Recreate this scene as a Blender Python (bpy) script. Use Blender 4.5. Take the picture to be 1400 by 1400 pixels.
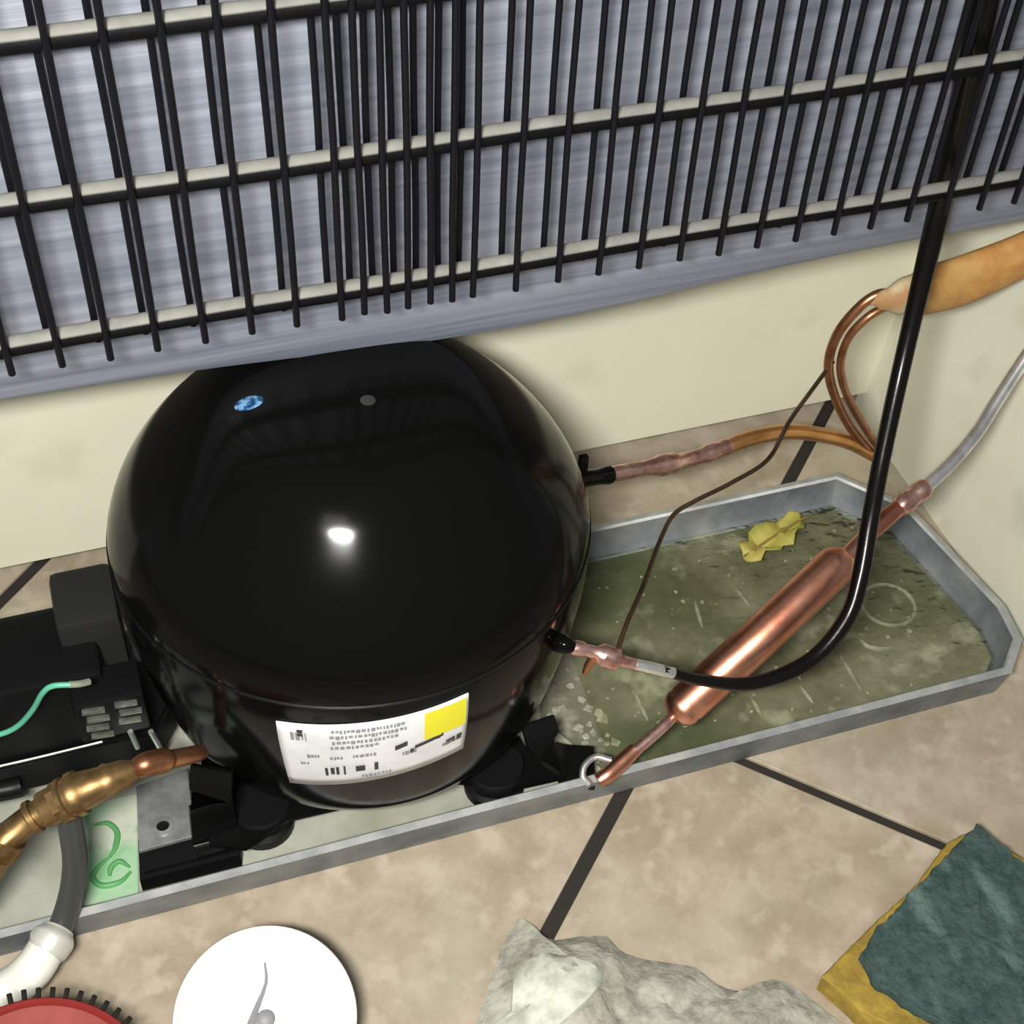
import bpy, bmesh, math, random
from mathutils import Vector, Matrix, noise
random.seed(7)
S = bpy.context.scene
COL = S.collection
PI = math.pi
for o in list(bpy.data.objects): bpy.data.objects.remove(o)

# ------------------------------------------------------------------ camera, world, lamps, exposure
cd = bpy.data.cameras.new('camera'); cam = bpy.data.objects.new('camera', cd); COL.objects.link(cam)
cd.sensor_width = 36; cd.lens = 51.4286; cd.clip_start = .01; cd.clip_end = 50
cam.matrix_world = Matrix(((0.948881, 0.20013, -0.244074, -0.00221), (-0.313198, 0.692869, -0.649492, -0.375469), (0.039128, 0.692734, 0.720131, 0.297868), (0.0, 0.0, 0.0, 1.0)))
S.camera = cam
S.view_settings.view_transform = 'Standard'; S.view_settings.look = 'None'
S.view_settings.gamma = 1; S.view_settings.use_curve_mapping = False
S.view_settings.exposure = 0
w = bpy.data.worlds.new('room_air'); S.world = w; w.use_nodes = True
w.node_tree.nodes['Background'].inputs[0].default_value = (.92, .95, 1, 1)
w.node_tree.nodes['Background'].inputs[1].default_value = .20
def lamp(name, kind, loc, target, energy, color, size=.05, size_y=None):
    d = bpy.data.lights.new(name, kind); d.energy = energy; d.color = color
    if kind == 'AREA':
        d.size = size
        if size_y: d.shape = 'ELLIPSE'; d.size_y = size_y
    else: d.shadow_soft_size = size
    o = bpy.data.objects.new(name, d); COL.objects.link(o); o.location = loc
    o.rotation_euler = (Vector(target)-Vector(loc)).to_track_quat('-Z', 'Y').to_euler()
    return o
lamp('torch_light', 'AREA', (-.06, -.385, .325), (.13, 0, -.1), 5.9, (1, .975, .92), .11, .04)
lamp('overhead_fill', 'AREA', (-.6, -1.4, 1.9), (.1, 0, -.1), 5, (1, .97, .9), .5)  # unseen overhead fill, added for soft light

# ------------------------------------------------------------------ measured positions (metres)
ARC = [(0.30032, -0.02857, -0.2178), (0.30149, -0.0356, -0.2178), (0.30715, -0.03905, -0.2178), (0.31328, -0.03953, -0.2178)]
BACK_DX = 0.0024
BLOCK = [(-0.02905, -0.06402), (0.00978, -0.06422), (0.01347, -0.04814), (-0.02702, -0.04624)]
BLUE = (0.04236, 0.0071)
CAPI = [(0.30057, 0.042, -0.11197), (0.2935, 0.044, -0.1316), (0.28391, 0.04, -0.1425), (0.27088, 0.03, -0.15257), (0.24701, 0.018, -0.14925), (0.2229, 0.005, -0.14102), (0.2074, -0.006, -0.1344), (0.19398, -0.022, -0.1314), (0.17938, -0.042, -0.12915), (0.16524, -0.06, -0.12567), (0.15655, -0.0715, -0.12761)]
CARD = [(-0.05198, -0.06408), (-0.03081, -0.06535), (-0.02449, -0.01992), (-0.05149, -0.01898)]
CLAMPS = [[(-0.07767, -0.0115, -0.18879), (-0.05835, -0.0115, -0.18898), (-0.03293, -0.0115, -0.18856)]]
CLOTH = [(0.09711, -0.12644), (0.08318, -0.14659), (0.06905, -0.16526), (0.05886, -0.18122), (0.10364, -0.20055), (0.15265, -0.21591), (0.20953, -0.21743), (0.21191, -0.19885), (0.20462, -0.18657), (0.19741, -0.17348), (0.18966, -0.16864), (0.18291, -0.17205), (0.17632, -0.17001), (0.17056, -0.1661), (0.16447, -0.15593), (0.14696, -0.14743), (0.14005, -0.14217), (0.13708, -0.13429), (0.12766, -0.1314), (0.11765, -0.13023), (0.1098, -0.12463), (0.10831, -0.1158)]
CLOTH_C = (0.13143, -0.17902)
CLOTH_W = [(0.09096, -0.15445), (0.08055, -0.15842), (0.07894, -0.16778), (0.09802, -0.1681), (0.11507, -0.16337), (0.1249, -0.15761), (0.12841, -0.1506), (0.12114, -0.14288), (0.1085, -0.13776), (0.09792, -0.13938)]
DISCH = [(0.30342, 0.0165, 0.09041), (0.30509, 0.0165, 0.06741), (0.30953, 0.0165, 0.02503), (0.31181, 0.016, -0.01896), (0.30259, 0.0, -0.06903), (0.28659, -0.025, -0.10225), (0.27551, -0.043, -0.11911), (0.26688, -0.058, -0.13533), (0.25774, -0.068, -0.14801), (0.24031, -0.075, -0.15904), (0.21494, -0.078, -0.15962), (0.19175, -0.0775, -0.14968), (0.17426, -0.076, -0.13869)]
DIS_STUB = [(0.13332, -0.055, -0.12915), (0.13646, -0.066, -0.12147), (0.14069, -0.068, -0.12271)]
DJOINT = [(0.13883, -0.0675, -0.12222), (0.14734, -0.07, -0.12526), (0.15573, -0.072, -0.1302), (0.16708, -0.0745, -0.13568)]
DRIER = [(0.18862, -0.06597, -0.188), (0.22927, -0.05338, -0.167), (0.27385, -0.03829, -0.144)]
DR_IN = [(0.19238, -0.06442, -0.187), (0.18331, -0.06894, -0.189), (0.17038, -0.07407, -0.192), (0.16156, -0.07771, -0.194)]
DR_NUT = [(0.30185, -0.02629, -0.137), (0.30917, -0.02367, -0.1355), (0.31769, -0.02102, -0.133)]
DR_OUT = [(0.26944, -0.04072, -0.145), (0.28216, -0.03449, -0.142), (0.29241, -0.02996, -0.139), (0.30287, -0.0257, -0.137), (0.31066, -0.02326, -0.135)]
DR_PINCH = [(0.16981, -0.0739, -0.192), (0.1632, -0.07674, -0.194), (0.15659, -0.07953, -0.1955), (0.1519, -0.08068, -0.197)]
DR_SILV = [(0.31537, -0.02164, -0.1335), (0.33215, -0.01407, -0.13), (0.34782, -0.00573, -0.124), (0.35982, 0.00212, -0.116), (0.37503, 0.01121, -0.103), (0.39683, 0.02185, -0.083)]
DR_STUB = [(0.15949, -0.07489, -0.194), (0.15416, -0.07145, -0.194), (0.14888, -0.07319, -0.195), (0.14671, -0.07695, -0.197), (0.14865, -0.07977, -0.199)]
DSTUB = [(0.14849, -0.071, -0.12619), (0.1463, -0.071, -0.13107), (0.14494, -0.071, -0.13588)]
DTIP = [(0.16362, -0.0738, -0.13395), (0.17132, -0.0755, -0.13734), (0.17891, -0.0765, -0.14159)]
FOAM_P = [(0.29558, -0.13833), (0.27971, -0.14125), (0.25588, -0.15543), (0.2345, -0.16419), (0.20556, -0.17768), (0.21277, -0.19362), (0.22481, -0.20749), (0.25489, -0.2378), (0.3181, -0.19877), (0.30583, -0.15751)]
FOOT_L = [(0.00565, -0.055, -0.16158), (0.00275, -0.06, -0.17493), (0.00202, -0.05622, -0.2035), (0.0022, -0.06254, -0.207)]
FOOT_R = [(0.13424, -0.055, -0.18298), (0.13542, -0.062, -0.19162), (0.14227, -0.06306, -0.206), (0.15584, -0.06761, -0.208)]
GREEN = [(-0.07825, -0.013, -0.16596), (-0.06761, -0.0145, -0.16542), (-0.06014, -0.016, -0.16077), (-0.05293, -0.019, -0.14951), (-0.04763, -0.022, -0.13782), (-0.04336, -0.023, -0.13378), (-0.03631, -0.024, -0.1343)]
GREEN_TIP = [(-0.03753, -0.024, -0.13384), (-0.03433, -0.0235, -0.13524), (-0.03081, -0.022, -0.13714)]
GROM = [(0.0215, -0.0482), (0.11595, -0.05792)]
HOLE = (-0.01662, -0.04734, 0)
HOSE_B = [(-0.04559, -0.064, -0.14949), (-0.04644, -0.066, -0.16032), (-0.048, -0.07, -0.17549), (-0.05226, -0.074, -0.18995), (-0.05813, -0.079, -0.20072), (-0.06252, -0.083, -0.20375)]
HOSE_C = (-0.04911, -0.07, -0.17747)
HOSE_F = [(-0.05985, -0.08, -0.20238), (-0.0621, -0.083, -0.20288), (-0.06426, -0.085, -0.20355), (-0.06611, -0.086, -0.20455)]
HOSE_W = [(-0.06426, -0.085, -0.20355), (-0.07061, -0.092, -0.20467), (-0.07961, -0.09358, -0.2105), (-0.09157, -0.09554, -0.212), (-0.10691, -0.09714, -0.2125)]
LEAF_A = (0.2675, 0.02612, -0.218)
LEAF_B = (0.3043, 0.04039, -0.218)
LEAF_C = (0.28432, 0.0336, -0.217)
LUMP = (0.11405, -0.14864)
NEEDLE = [(0.1, 0.6), (0.075, 0.38), (-0.1, 0.1), (-0.16, -0.02)]
PAD_P = [(0.29324, -0.13957), (0.27743, -0.14659), (0.25562, -0.15743), (0.23116, -0.16923), (0.22173, -0.17596), (0.22221, -0.1888), (0.22919, -0.1998), (0.23909, -0.21153), (0.25944, -0.22774), (0.30944, -0.19893), (0.3014, -0.16071)]
PINS = [((-0.02072, -0.03, -0.16157), (-0.01957, -0.03, -0.17255)), ((-0.01332, -0.035, -0.15781), (-0.01087, -0.035, -0.17215))]
PLATE = [(-0.02709, -0.05532), (-0.00565, -0.05477), (-0.00315, -0.02311), (-0.02395, -0.02588)]
RBASE = [(-0.09435, -0.01262), (-0.07254, -0.0129), (-0.03045, -0.01265), (-0.0126, -0.01251), (-0.00373, 0.00102), (-0.01024, 0.02652), (-0.0914, 0.03872)]
RG_C = (-0.07277, -0.15372, -0.193)
RG_N = (0.12989, -0.4082, 0.9036)
RG_R = 0.0385
RIBS = [((0.25797, 0.01525, -0.2178), (0.25993, 0.00062, -0.2178)), ((0.23825, -0.04642, -0.2178), (0.23851, -0.058, -0.2178)), ((0.26196, -0.04763, -0.2178), (0.26328, -0.05803, -0.2178)), ((0.28711, -0.0375, -0.2178), (0.28714, -0.05723, -0.2178)), ((0.18996, -0.02829, -0.2178), (0.18982, -0.04586, -0.2178)), ((0.2362, 0.01084, -0.2178), (0.23334, -0.00432, -0.2178)), ((0.26328, -0.03824, -0.2178), (0.26372, -0.04477, -0.2178))]
RING_C = (0.32278, -0.01644, -0.2178)
RISE_A = [(0.34006, 0.049, -0.18378), (0.32227, 0.048, -0.16017), (0.30684, 0.045, -0.13347), (0.29913, 0.043, -0.11288), (0.29873, 0.041, -0.0948), (0.30455, 0.039, -0.08068), (0.31124, 0.038, -0.07475), (0.3184, 0.037, -0.07508)]
RISE_B = [(0.34481, 0.047, -0.18318), (0.32887, 0.046, -0.16006), (0.31328, 0.043, -0.13551), (0.30421, 0.041, -0.1145), (0.30312, 0.039, -0.097), (0.30819, 0.037, -0.08578), (0.31586, 0.037, -0.08152), (0.3224, 0.037, -0.07977)]
SHEATH = [(-0.08878, -0.025, -0.18584), (-0.07803, -0.025, -0.18563), (-0.06871, -0.025, -0.18625), (-0.06459, -0.025, -0.18605)]
SLEEVE = [(0.30793, 0.037, -0.07755), (0.31333, 0.036, -0.07637), (0.3226, 0.036, -0.07597), (0.33469, 0.036, -0.07535), (0.3518, 0.036, -0.07341), (0.37792, 0.036, -0.06554), (0.40349, 0.036, -0.05604)]
SLEEVE_R = [0.0012, 0.005, 0.009, 0.0125, 0.013, 0.0118, 0.011]
SPONGE_C = (0.27093, -0.18149, -0.22)
STUBTAB = (0.17818, 0.024, -0.12526)
STUD = (0.08155, -0.00396)
SUCT = [(0.19085, 0.029, -0.1399), (0.20777, 0.033, -0.14475), (0.22326, 0.036, -0.14861), (0.23898, 0.039, -0.15155), (0.25467, 0.042, -0.15211), (0.27063, 0.045, -0.15261), (0.29132, 0.048, -0.15695), (0.31335, 0.05, -0.16718), (0.32888, 0.05, -0.17595), (0.34394, 0.05, -0.18769)]
SUCT_STUB = [(0.16492, 0.018, -0.12786), (0.1782, 0.024, -0.13384), (0.18622, 0.027, -0.1376), (0.19335, 0.03, -0.14109)]
SWIRL = [[(-0.04326, -0.02964), (-0.03764, -0.03064), (-0.03486, -0.0357), (-0.03631, -0.04219), (-0.03911, -0.04612)], [(-0.03911, -0.04612), (-0.04404, -0.04936), (-0.0465, -0.05329), (-0.04346, -0.05787), (-0.0368, -0.05825), (-0.03213, -0.05501)], [(-0.03213, -0.05299), (-0.03556, -0.04924), (-0.03917, -0.05084), (-0.04022, -0.05454)]]
TB_C = (-0.02622, -0.012, -0.16347)
VALVE = [(-0.02027, -0.066, -0.13572), (-0.03181, -0.068, -0.13594), (-0.04223, -0.068, -0.13904), (-0.05295, -0.068, -0.14383), (-0.06382, -0.07, -0.14832), (-0.07183, -0.073, -0.1564), (-0.0846, -0.076, -0.17478)]
VALVE_C = (-0.04245, -0.068, -0.14031)
VNUTS = [((-0.04892, -0.068, -0.14198), (-0.04436, -0.068, -0.13991))]
VSTUB = [(0.00291, -0.055, -0.15008), (-0.00061, -0.058, -0.14627), (-0.00831, -0.062, -0.14016), (-0.0108, -0.064, -0.13719), (-0.01629, -0.066, -0.13428), (-0.01943, -0.066, -0.13518)]
WG_C = (0.00529, -0.14058, -0.194)
WG_N = (-0.01261, -0.34911, 0.937)
WG_R = 0.0312

# ------------------------------------------------------------------ helpers
def mat(name, base=(.5,.5,.5), rough=.5, metal=0., var=None, scale=30, stretch=(1,1,1), detail=4, bump=0, bscale=None, spec=.5, coat=0, contrast=(.35,.65)):
    m = bpy.data.materials.new(name); m.use_nodes = True
    nt = m.node_tree; b = nt.nodes['Principled BSDF']
    b.inputs['Base Color'].default_value = (*base, 1); b.inputs['Roughness'].default_value = rough
    b.inputs['Metallic'].default_value = metal; b.inputs['Specular IOR Level'].default_value = spec
    b.inputs['Coat Weight'].default_value = coat
    tc = nt.nodes.new('ShaderNodeTexCoord'); mp = nt.nodes.new('ShaderNodeMapping')
    mp.inputs['Scale'].default_value = stretch; nt.links.new(tc.outputs['Object'], mp.inputs[0])
    m['map'] = mp.name
    if var:
        n = nt.nodes.new('ShaderNodeTexNoise'); n.inputs['Scale'].default_value = scale; n.inputs['Detail'].default_value = detail
        n.inputs['Roughness'].default_value = .62
        r = nt.nodes.new('ShaderNodeValToRGB'); nt.links.new(mp.outputs[0], n.inputs[0]); nt.links.new(n.outputs[0], r.inputs[0])
        r.color_ramp.elements[0].position = contrast[0]; r.color_ramp.elements[1].position = contrast[1]
        r.color_ramp.elements[0].color = (*base, 1); r.color_ramp.elements[1].color = (*var, 1)
        nt.links.new(r.outputs[0], b.inputs['Base Color'])
    if bump:
        n2 = nt.nodes.new('ShaderNodeTexNoise'); n2.inputs['Scale'].default_value = bscale or scale*2; n2.inputs['Detail'].default_value = 5
        bp = nt.nodes.new('ShaderNodeBump'); bp.inputs['Strength'].default_value = bump; bp.inputs['Distance'].default_value = .002
        nt.links.new(mp.outputs[0], n2.inputs[0]); nt.links.new(n2.outputs[0], bp.inputs['Height']); nt.links.new(bp.outputs[0], b.inputs['Normal'])
    return m
def layer(m, color, scale, lo, hi, seed=0., amount=1., stretch=(1,1,1)):
    # blotches of another colour over a material (stains, dirt)
    nt = m.node_tree; b = nt.nodes['Principled BSDF']
    tc = nt.nodes.new('ShaderNodeTexCoord'); mp = nt.nodes.new('ShaderNodeMapping')
    mp.inputs['Location'].default_value = (seed, seed*.7, seed*1.3); mp.inputs['Scale'].default_value = stretch
    nt.links.new(tc.outputs['Object'], mp.inputs[0])
    n = nt.nodes.new('ShaderNodeTexNoise'); n.inputs['Scale'].default_value = scale; n.inputs['Detail'].default_value = 5
    nt.links.new(mp.outputs[0], n.inputs[0])
    r = nt.nodes.new('ShaderNodeMapRange'); r.inputs[1].default_value = lo; r.inputs[2].default_value = hi; r.inputs[4].default_value = amount
    nt.links.new(n.outputs[0], r.inputs[0])
    mx = nt.nodes.new('ShaderNodeMixRGB'); mx.inputs[2].default_value = (*color, 1)
    nt.links.new(r.outputs[0], mx.inputs[0])
    ln = b.inputs['Base Color'].links
    if ln: nt.links.new(ln[0].from_socket, mx.inputs[1])
    else: mx.inputs[1].default_value = b.inputs['Base Color'].default_value
    nt.links.new(mx.outputs[0], b.inputs['Base Color'])
    return m
def tag(o, label=None, cat=None, group=None, kind=None):
    if label: o['label'] = label
    if cat: o['category'] = cat
    if group: o['group'] = group
    if kind: o['kind'] = kind
    return o
def empty(name, loc, label=None, cat=None, group=None):
    o = bpy.data.objects.new(name, None); COL.objects.link(o); o.location = loc; o.empty_display_size = .01
    return tag(o, label, cat, group)
def link(name, me, m, parent=None):
    o = bpy.data.objects.new(name, me); COL.objects.link(o)
    if m and not me.materials: me.materials.append(m)
    if parent:
        o.parent = parent
        p = Vector((0,0,0)); q = parent
        while q: p += q.location; q = q.parent
        o.location = -p          # meshes are written in place; parents are unrotated
    return o
def obj(name, bm, m, parent=None, smooth=True, recalc=True):
    if recalc: bmesh.ops.recalc_face_normals(bm, faces=bm.faces)
    me = bpy.data.meshes.new(name); bm.to_mesh(me); bm.free()
    for p in me.polygons: p.use_smooth = smooth
    if smooth: me.set_sharp_from_angle(angle=math.radians(42))
    return link(name, me, m, parent)
def spline(pts, n=8):
    pts = [Vector(p) for p in pts]
    if len(pts) < 3: return pts
    P = [2*pts[0]-pts[1]] + pts + [2*pts[-1]-pts[-2]]
    out = []
    for i in range(1, len(P)-2):
        a, b, c, d = P[i-1:i+3]
        for k in range(n):
            t = k/n
            out.append(.5*((2*b)+(c-a)*t+(2*a-5*b+4*c-d)*t*t+(3*b-a-3*c+d)*t**3))
    out.append(pts[-1]); return out
def tube(bm, pts, rad, seg=12, n=8, squash=1., cap=True):
    # rad: number, or one radius per control point
    c = spline(pts, n) if len(pts) > 2 else [Vector(p) for p in pts]
    if isinstance(rad, (list, tuple)):
        rs = []
        for i in range(len(c)):
            u = i/(len(c)-1)*(len(rad)-1); k = min(int(u), len(rad)-2); f = u-k; f = f*f*(3-2*f)
            rs.append(rad[k]*(1-f)+rad[k+1]*f)
    else: rs = [rad]*len(c)
    t0 = (c[1]-c[0]).normalized()
    up = Vector((0,0,1)) if abs(t0.z) < .9 else Vector((1,0,0))
    nrm = (up-up.dot(t0)*t0).normalized(); rings = []
    for i, p in enumerate(c):
        t = (c[min(i+1,len(c)-1)]-c[max(i-1,0)]).normalized()
        nrm = (nrm-nrm.dot(t)*t).normalized(); bn = t.cross(nrm)
        rings.append([bm.verts.new(p+rs[i]*(math.cos(a)*nrm+squash*math.sin(a)*bn)) for a in [2*PI*k/seg for k in range(seg)]])
    for a, b in zip(rings, rings[1:]):
        for k in range(seg): bm.faces.new((a[k], a[(k+1)%seg], b[(k+1)%seg], b[k]))
    if cap: bm.faces.new(rings[0][::-1]); bm.faces.new(rings[-1])
    return bm
def T(pts, rad, **k): return tube(bmesh.new(), pts, rad, **k)
def box(bm, c, s, bev=0, rot=None):
    r = bmesh.ops.create_cube(bm, size=1)['verts']
    for v in r: v.co = Vector((v.co.x*s[0], v.co.y*s[1], v.co.z*s[2]))
    if bev:
        es = list({e for v in r for e in v.link_edges})
        r = bmesh.ops.bevel(bm, geom=es, offset=bev, segments=2, affect='EDGES', profile=.6)['verts']
        r = list({v for v in r})
    if rot is not None:
        for v in r: v.co = rot @ v.co
    for v in r: v.co += Vector(c)
    return bm
def B(c, s, bev=0, rot=None): return box(bmesh.new(), c, s, bev, rot)
def prism(bm, poly, z0, z1, bev=0):
    lo = [bm.verts.new((x, y, z0)) for x, y in poly]; hi = [bm.verts.new((x, y, z1)) for x, y in poly]
    n = len(poly); fs = [bm.faces.new(lo[::-1]), bm.faces.new(hi)]
    for k in range(n): fs.append(bm.faces.new((lo[k], lo[(k+1)%n], hi[(k+1)%n], hi[k])))
    if bev:
        es = [e for e in bm.edges if e.verts[0] in hi and e.verts[1] in hi]
        bmesh.ops.bevel(bm, geom=es, offset=bev, segments=2, affect='EDGES')
    return bm
def lathe(bm, prof, c=(0,0,0), M=None, seg=64, cap0=True, cap1=True):
    rings = []
    for r, z in prof:
        ring = []
        for k in range(seg):
            a = 2*PI*k/seg; v = Vector((r*math.cos(a), r*math.sin(a), z))
            if M is not None: v = M @ v
            ring.append(bm.verts.new(v+Vector(c)))
        rings.append(ring)
    for a, b in zip(rings, rings[1:]):
        for k in range(seg): bm.faces.new((a[k], a[(k+1)%seg], b[(k+1)%seg], b[k]))
    if cap0: bm.faces.new(rings[0][::-1])
    if cap1: bm.faces.new(rings[-1])
    return bm
def lerp(a, b, t): return a+(b-a)*t
def axis_to(d): return Vector((0,0,1)).rotation_difference(Vector(d).normalized()).to_matrix()

# ------------------------------------------------------------------ materials
ZF = -.22
M_cream = layer(mat('cream_paint', (.75,.73,.57), .45, var=(.70,.68,.53), scale=9, bump=.05, bscale=60), (.36,.36,.24), 14, .56, .78, 3.1, .55)
M_side = layer(mat('side_paint', (.72,.71,.58), .45, var=(.63,.62,.49), scale=12, bump=.05, bscale=60), (.33,.34,.22), 17, .55, .75, 9.2, .6)
M_panel = mat('grey_sheet', (.115,.13,.172), .5, .05, var=(.245,.262,.305), scale=26, stretch=(.16,1,9), detail=6, bump=.12, bscale=40, contrast=(.3,.7))
M_black = mat('black_enamel', (.003,.003,.0028), .13, spec=.11, bump=.012, bscale=25)
M_shell2 = mat('black_enamel_dull', (.004,.004,.004), .32, spec=.15, bump=.05, bscale=60)
M_rubber = mat('black_rubber', (.004,.004,.0045), .6, spec=.15, bump=.1, bscale=200)
M_plastic = mat('black_plastic', (.0045,.0045,.005), .42, spec=.2, bump=.03, bscale=90)
M_wire = mat('black_wire_paint', (.004,.004,.006), .42, spec=.2)
M_copper = mat('copper', (.84,.42,.29), .35, 1, var=(.56,.22,.13), scale=60, bump=.04, bscale=120)
M_copper_dull = mat('copper_dull', (.50,.24,.12), .36, .9, var=(.28,.12,.06), scale=80, bump=.08, bscale=150)
M_braze = mat('brazed_joint', (.92,.62,.53), .3, .92, var=(.50,.24,.2), scale=160, bump=.15, bscale=220)
M_brass = mat('brass', (.36,.235,.10), .42, .9, var=(.19,.12,.05), scale=90, bump=.06, bscale=150)
M_steel = mat('bright_steel', (.90,.90,.88), .3, .88, var=(.62,.63,.62), scale=120)
M_galv = layer(mat('galvanized_steel', (.115,.13,.14), .5, .3, var=(.22,.24,.255), scale=42, bump=.06, bscale=90), (.34,.34,.30), 30, .52, .72, 1.7, .6)
M_zinc = mat('zinc_plate', (.38,.39,.39), .42, .6, var=(.24,.25,.25), scale=110, bump=.1, bscale=180)

# condenser tubes: black, with a paler colour where the surface faces up
M_tube = mat('pale_top_tube', (.012,.012,.013), .6, spec=.12, bump=.15, bscale=260)
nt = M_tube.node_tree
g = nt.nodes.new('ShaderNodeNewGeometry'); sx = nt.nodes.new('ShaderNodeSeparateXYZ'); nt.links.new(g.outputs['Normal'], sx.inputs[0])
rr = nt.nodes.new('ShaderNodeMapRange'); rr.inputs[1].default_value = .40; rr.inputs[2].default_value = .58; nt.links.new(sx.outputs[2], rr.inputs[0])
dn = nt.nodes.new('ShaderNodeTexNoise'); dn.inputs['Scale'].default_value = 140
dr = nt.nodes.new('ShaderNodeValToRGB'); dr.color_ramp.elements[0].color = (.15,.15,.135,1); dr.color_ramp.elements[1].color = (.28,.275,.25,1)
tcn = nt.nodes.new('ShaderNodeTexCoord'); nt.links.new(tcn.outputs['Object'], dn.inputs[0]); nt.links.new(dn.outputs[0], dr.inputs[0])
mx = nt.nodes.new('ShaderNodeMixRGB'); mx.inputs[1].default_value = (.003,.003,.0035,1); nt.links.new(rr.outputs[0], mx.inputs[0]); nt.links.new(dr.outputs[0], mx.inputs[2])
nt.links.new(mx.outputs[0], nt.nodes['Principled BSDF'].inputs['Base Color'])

# ------------------------------------------------------------------ floor of diagonal tiles
fl = obj('floor', B((.1, .0, ZF-.0095), (2.4, 2.2, .016)), mat('dark_grout', (.020,.016,.012), .9, bump=.4, bscale=200), None, False); tag(fl, kind='structure')
M_tile = layer(mat('tan_tile', (.32,.26,.185), .5, var=(.44,.37,.28), scale=62, bump=.14, bscale=90, detail=8), (.26,.215,.135), 26, .5, .70, 4.4, .6)
layer(M_tile, (.52,.45,.36), 75, .54, .68, 2.2, .6)
layer(M_tile, (.36,.35,.26), 11, .52, .70, 6.2, .5)
sq = math.sqrt(.5); PT = .2928
e1 = Vector((sq, sq, 0)); e2 = Vector((-sq, sq, 0))    # tile axes: along the thick joint, across it
o0 = Vector((.1945, -.0475, ZF))
tm = bpy.data.meshes.new('tile')
bt = B((0,0,0), (PT-.0044, PT-.0062, .008), .0007); bt.to_mesh(tm); bt.free(); tm.materials.append(M_tile)
for i in range(-3, 3):
    for j in range(-3, 3):
        c = o0+e1*(i+.5)*PT+e2*(j+.5)*PT
        t = bpy.data.objects.new('tile', tm); COL.objects.link(t); t.parent = fl
        t.location = (c.x, c.y, ZF-.004+random.uniform(-.0003,.0003)); t.rotation_euler = (0,0,PI/4)

# ------------------------------------------------------------------ refrigerator: rear sheet, recess
fridge = empty('refrigerator', (.1, .07, -.2), 'pale cream and blue-grey back of a refrigerator behind the wire grid', 'refrigerator')
bm = bmesh.new()
xs = [-.22+.62/24*i for i in range(25)]
def sheet_z(x): return -.0375-.0085*math.exp(-((x-.14)/.10)**2)
prof = [(.024,.30),(.024,.012),(.0238,.003),(.025,0.0),(.030,-.0008),(.10,.004)]
rows = [[bm.verts.new((x, y, (z if z > .1 else sheet_z(x)+z))) for y, z in prof] for x in xs]
for a, b in zip(rows, rows[1:]):
    for k in range(len(prof)-1): bm.faces.new((a[k], b[k], b[k+1], a[k+1]))
rp = obj('rear_sheet', bm, M_panel, fridge, recalc=False); rp['label'] = 'blue-grey painted rear sheet'
md = rp.modifiers.new('thick', 'SOLIDIFY'); md.thickness = .0008; md.offset = 1
bm = bmesh.new()     # recess back wall, leaning a little, lower edge just above the floor
box(bm, (.1, .117, -.115), (.62, .008, .18), 0)
for v in bm.verts:
    if v.co.z < -.15: v.co.y -= .004
    if v.co.z > -.1: v.co.y += .010
obj('recess_wall', bm, M_cream, fridge, False)['label'] = 'cream painted inner wall'
bm = bmesh.new()     # side wall of the recess
q = [(.3725,-.078,ZF+.0005),(.3725,.114,ZF+.0005),(.402,.122,-.03),(.402,.0245,-.034),(.388,-.012,-.10)]
a = [bm.verts.new(p) for p in q]; b = [bm.verts.new((p[0]+.012, p[1], p[2])) for p in q]
bm.faces.new(a); bm.faces.new(b[::-1])
for k in range(5): bm.faces.new((a[k], b[k], b[(k+1)%5], a[(k+1)%5]))
obj('side_wall', bm, M_side, fridge, False)['label'] = 'stained pale side wall'

# ------------------------------------------------------------------ condenser grid
PX = .01507
grid = empty('condenser_grid', (.1, .0045, 0), 'black wire condenser grid with pale-topped horizontal tubes across the grey sheet', 'condenser')
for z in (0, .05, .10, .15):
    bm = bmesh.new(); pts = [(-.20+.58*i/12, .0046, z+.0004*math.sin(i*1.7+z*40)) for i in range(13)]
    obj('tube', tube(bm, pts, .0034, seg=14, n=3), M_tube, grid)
wm = {}
def wire(x, y, z0, z1):
    pts = [(x+.0002*math.sin(i*2.1+x*300), y, lerp(z0, z1, i/5)) for i in range(6)]
    obj('wire', T(pts, .00118, seg=8, n=2), M_wire, grid)
idx = [i for i in range(-8, 25)]+[5.5, 6.5, 7.5]
for i in sorted(idx):
    wire(i*PX, -.0001, -.0078+random.uniform(-.0006,.0006), .162)
for i in sorted(idx):
    wire(i*PX-BACK_DX, .0092, -.0068+random.uniform(-.0008,.0006), .162)

# ------------------------------------------------------------------ drip tray
tray = empty('drip_tray', (.11, -.01, ZF), 'shallow galvanized steel drip tray with clipped corner under the compressor', 'tray')
rim = [(-.17,-.0765),(.346,-.0765),(.3605,-.062),(.3635,-.043),(.3527,.027),(.3290,.0555),(-.17,.0555)]
def inset(poly, d):
    n = len(poly); out = []
    for i in range(n):
        p0, p1, p2 = Vector(poly[i-1]), Vector(poly[i]), Vector(poly[(i+1)%n])
        n1 = (p1-p0).normalized(); n2 = (p2-p1).normalized()
        m1 = Vector((-n1.y, n1.x)); m2 = Vector((-n2.y, n2.x)); b = (m1+m2).normalized()
        out.append(p1+b*d/max(.35, b.dot(m1)))
    return [(p.x, p.y) for p in out]
bm = bmesh.new()
prof = [(0,-.0005),(-.0005,.0165),(-.0012,.0178),(.0018,.0186),(.0028,.0175),(.0062,.0030),(.0085,.0012)]
rings = [[bm.verts.new((x, y, ZF+z)) for x, y in inset(rim, d)] for d, z in [(.002,.0002)]+prof[1:]]
n = len(rim)
bm2 = bmesh.new()
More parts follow.
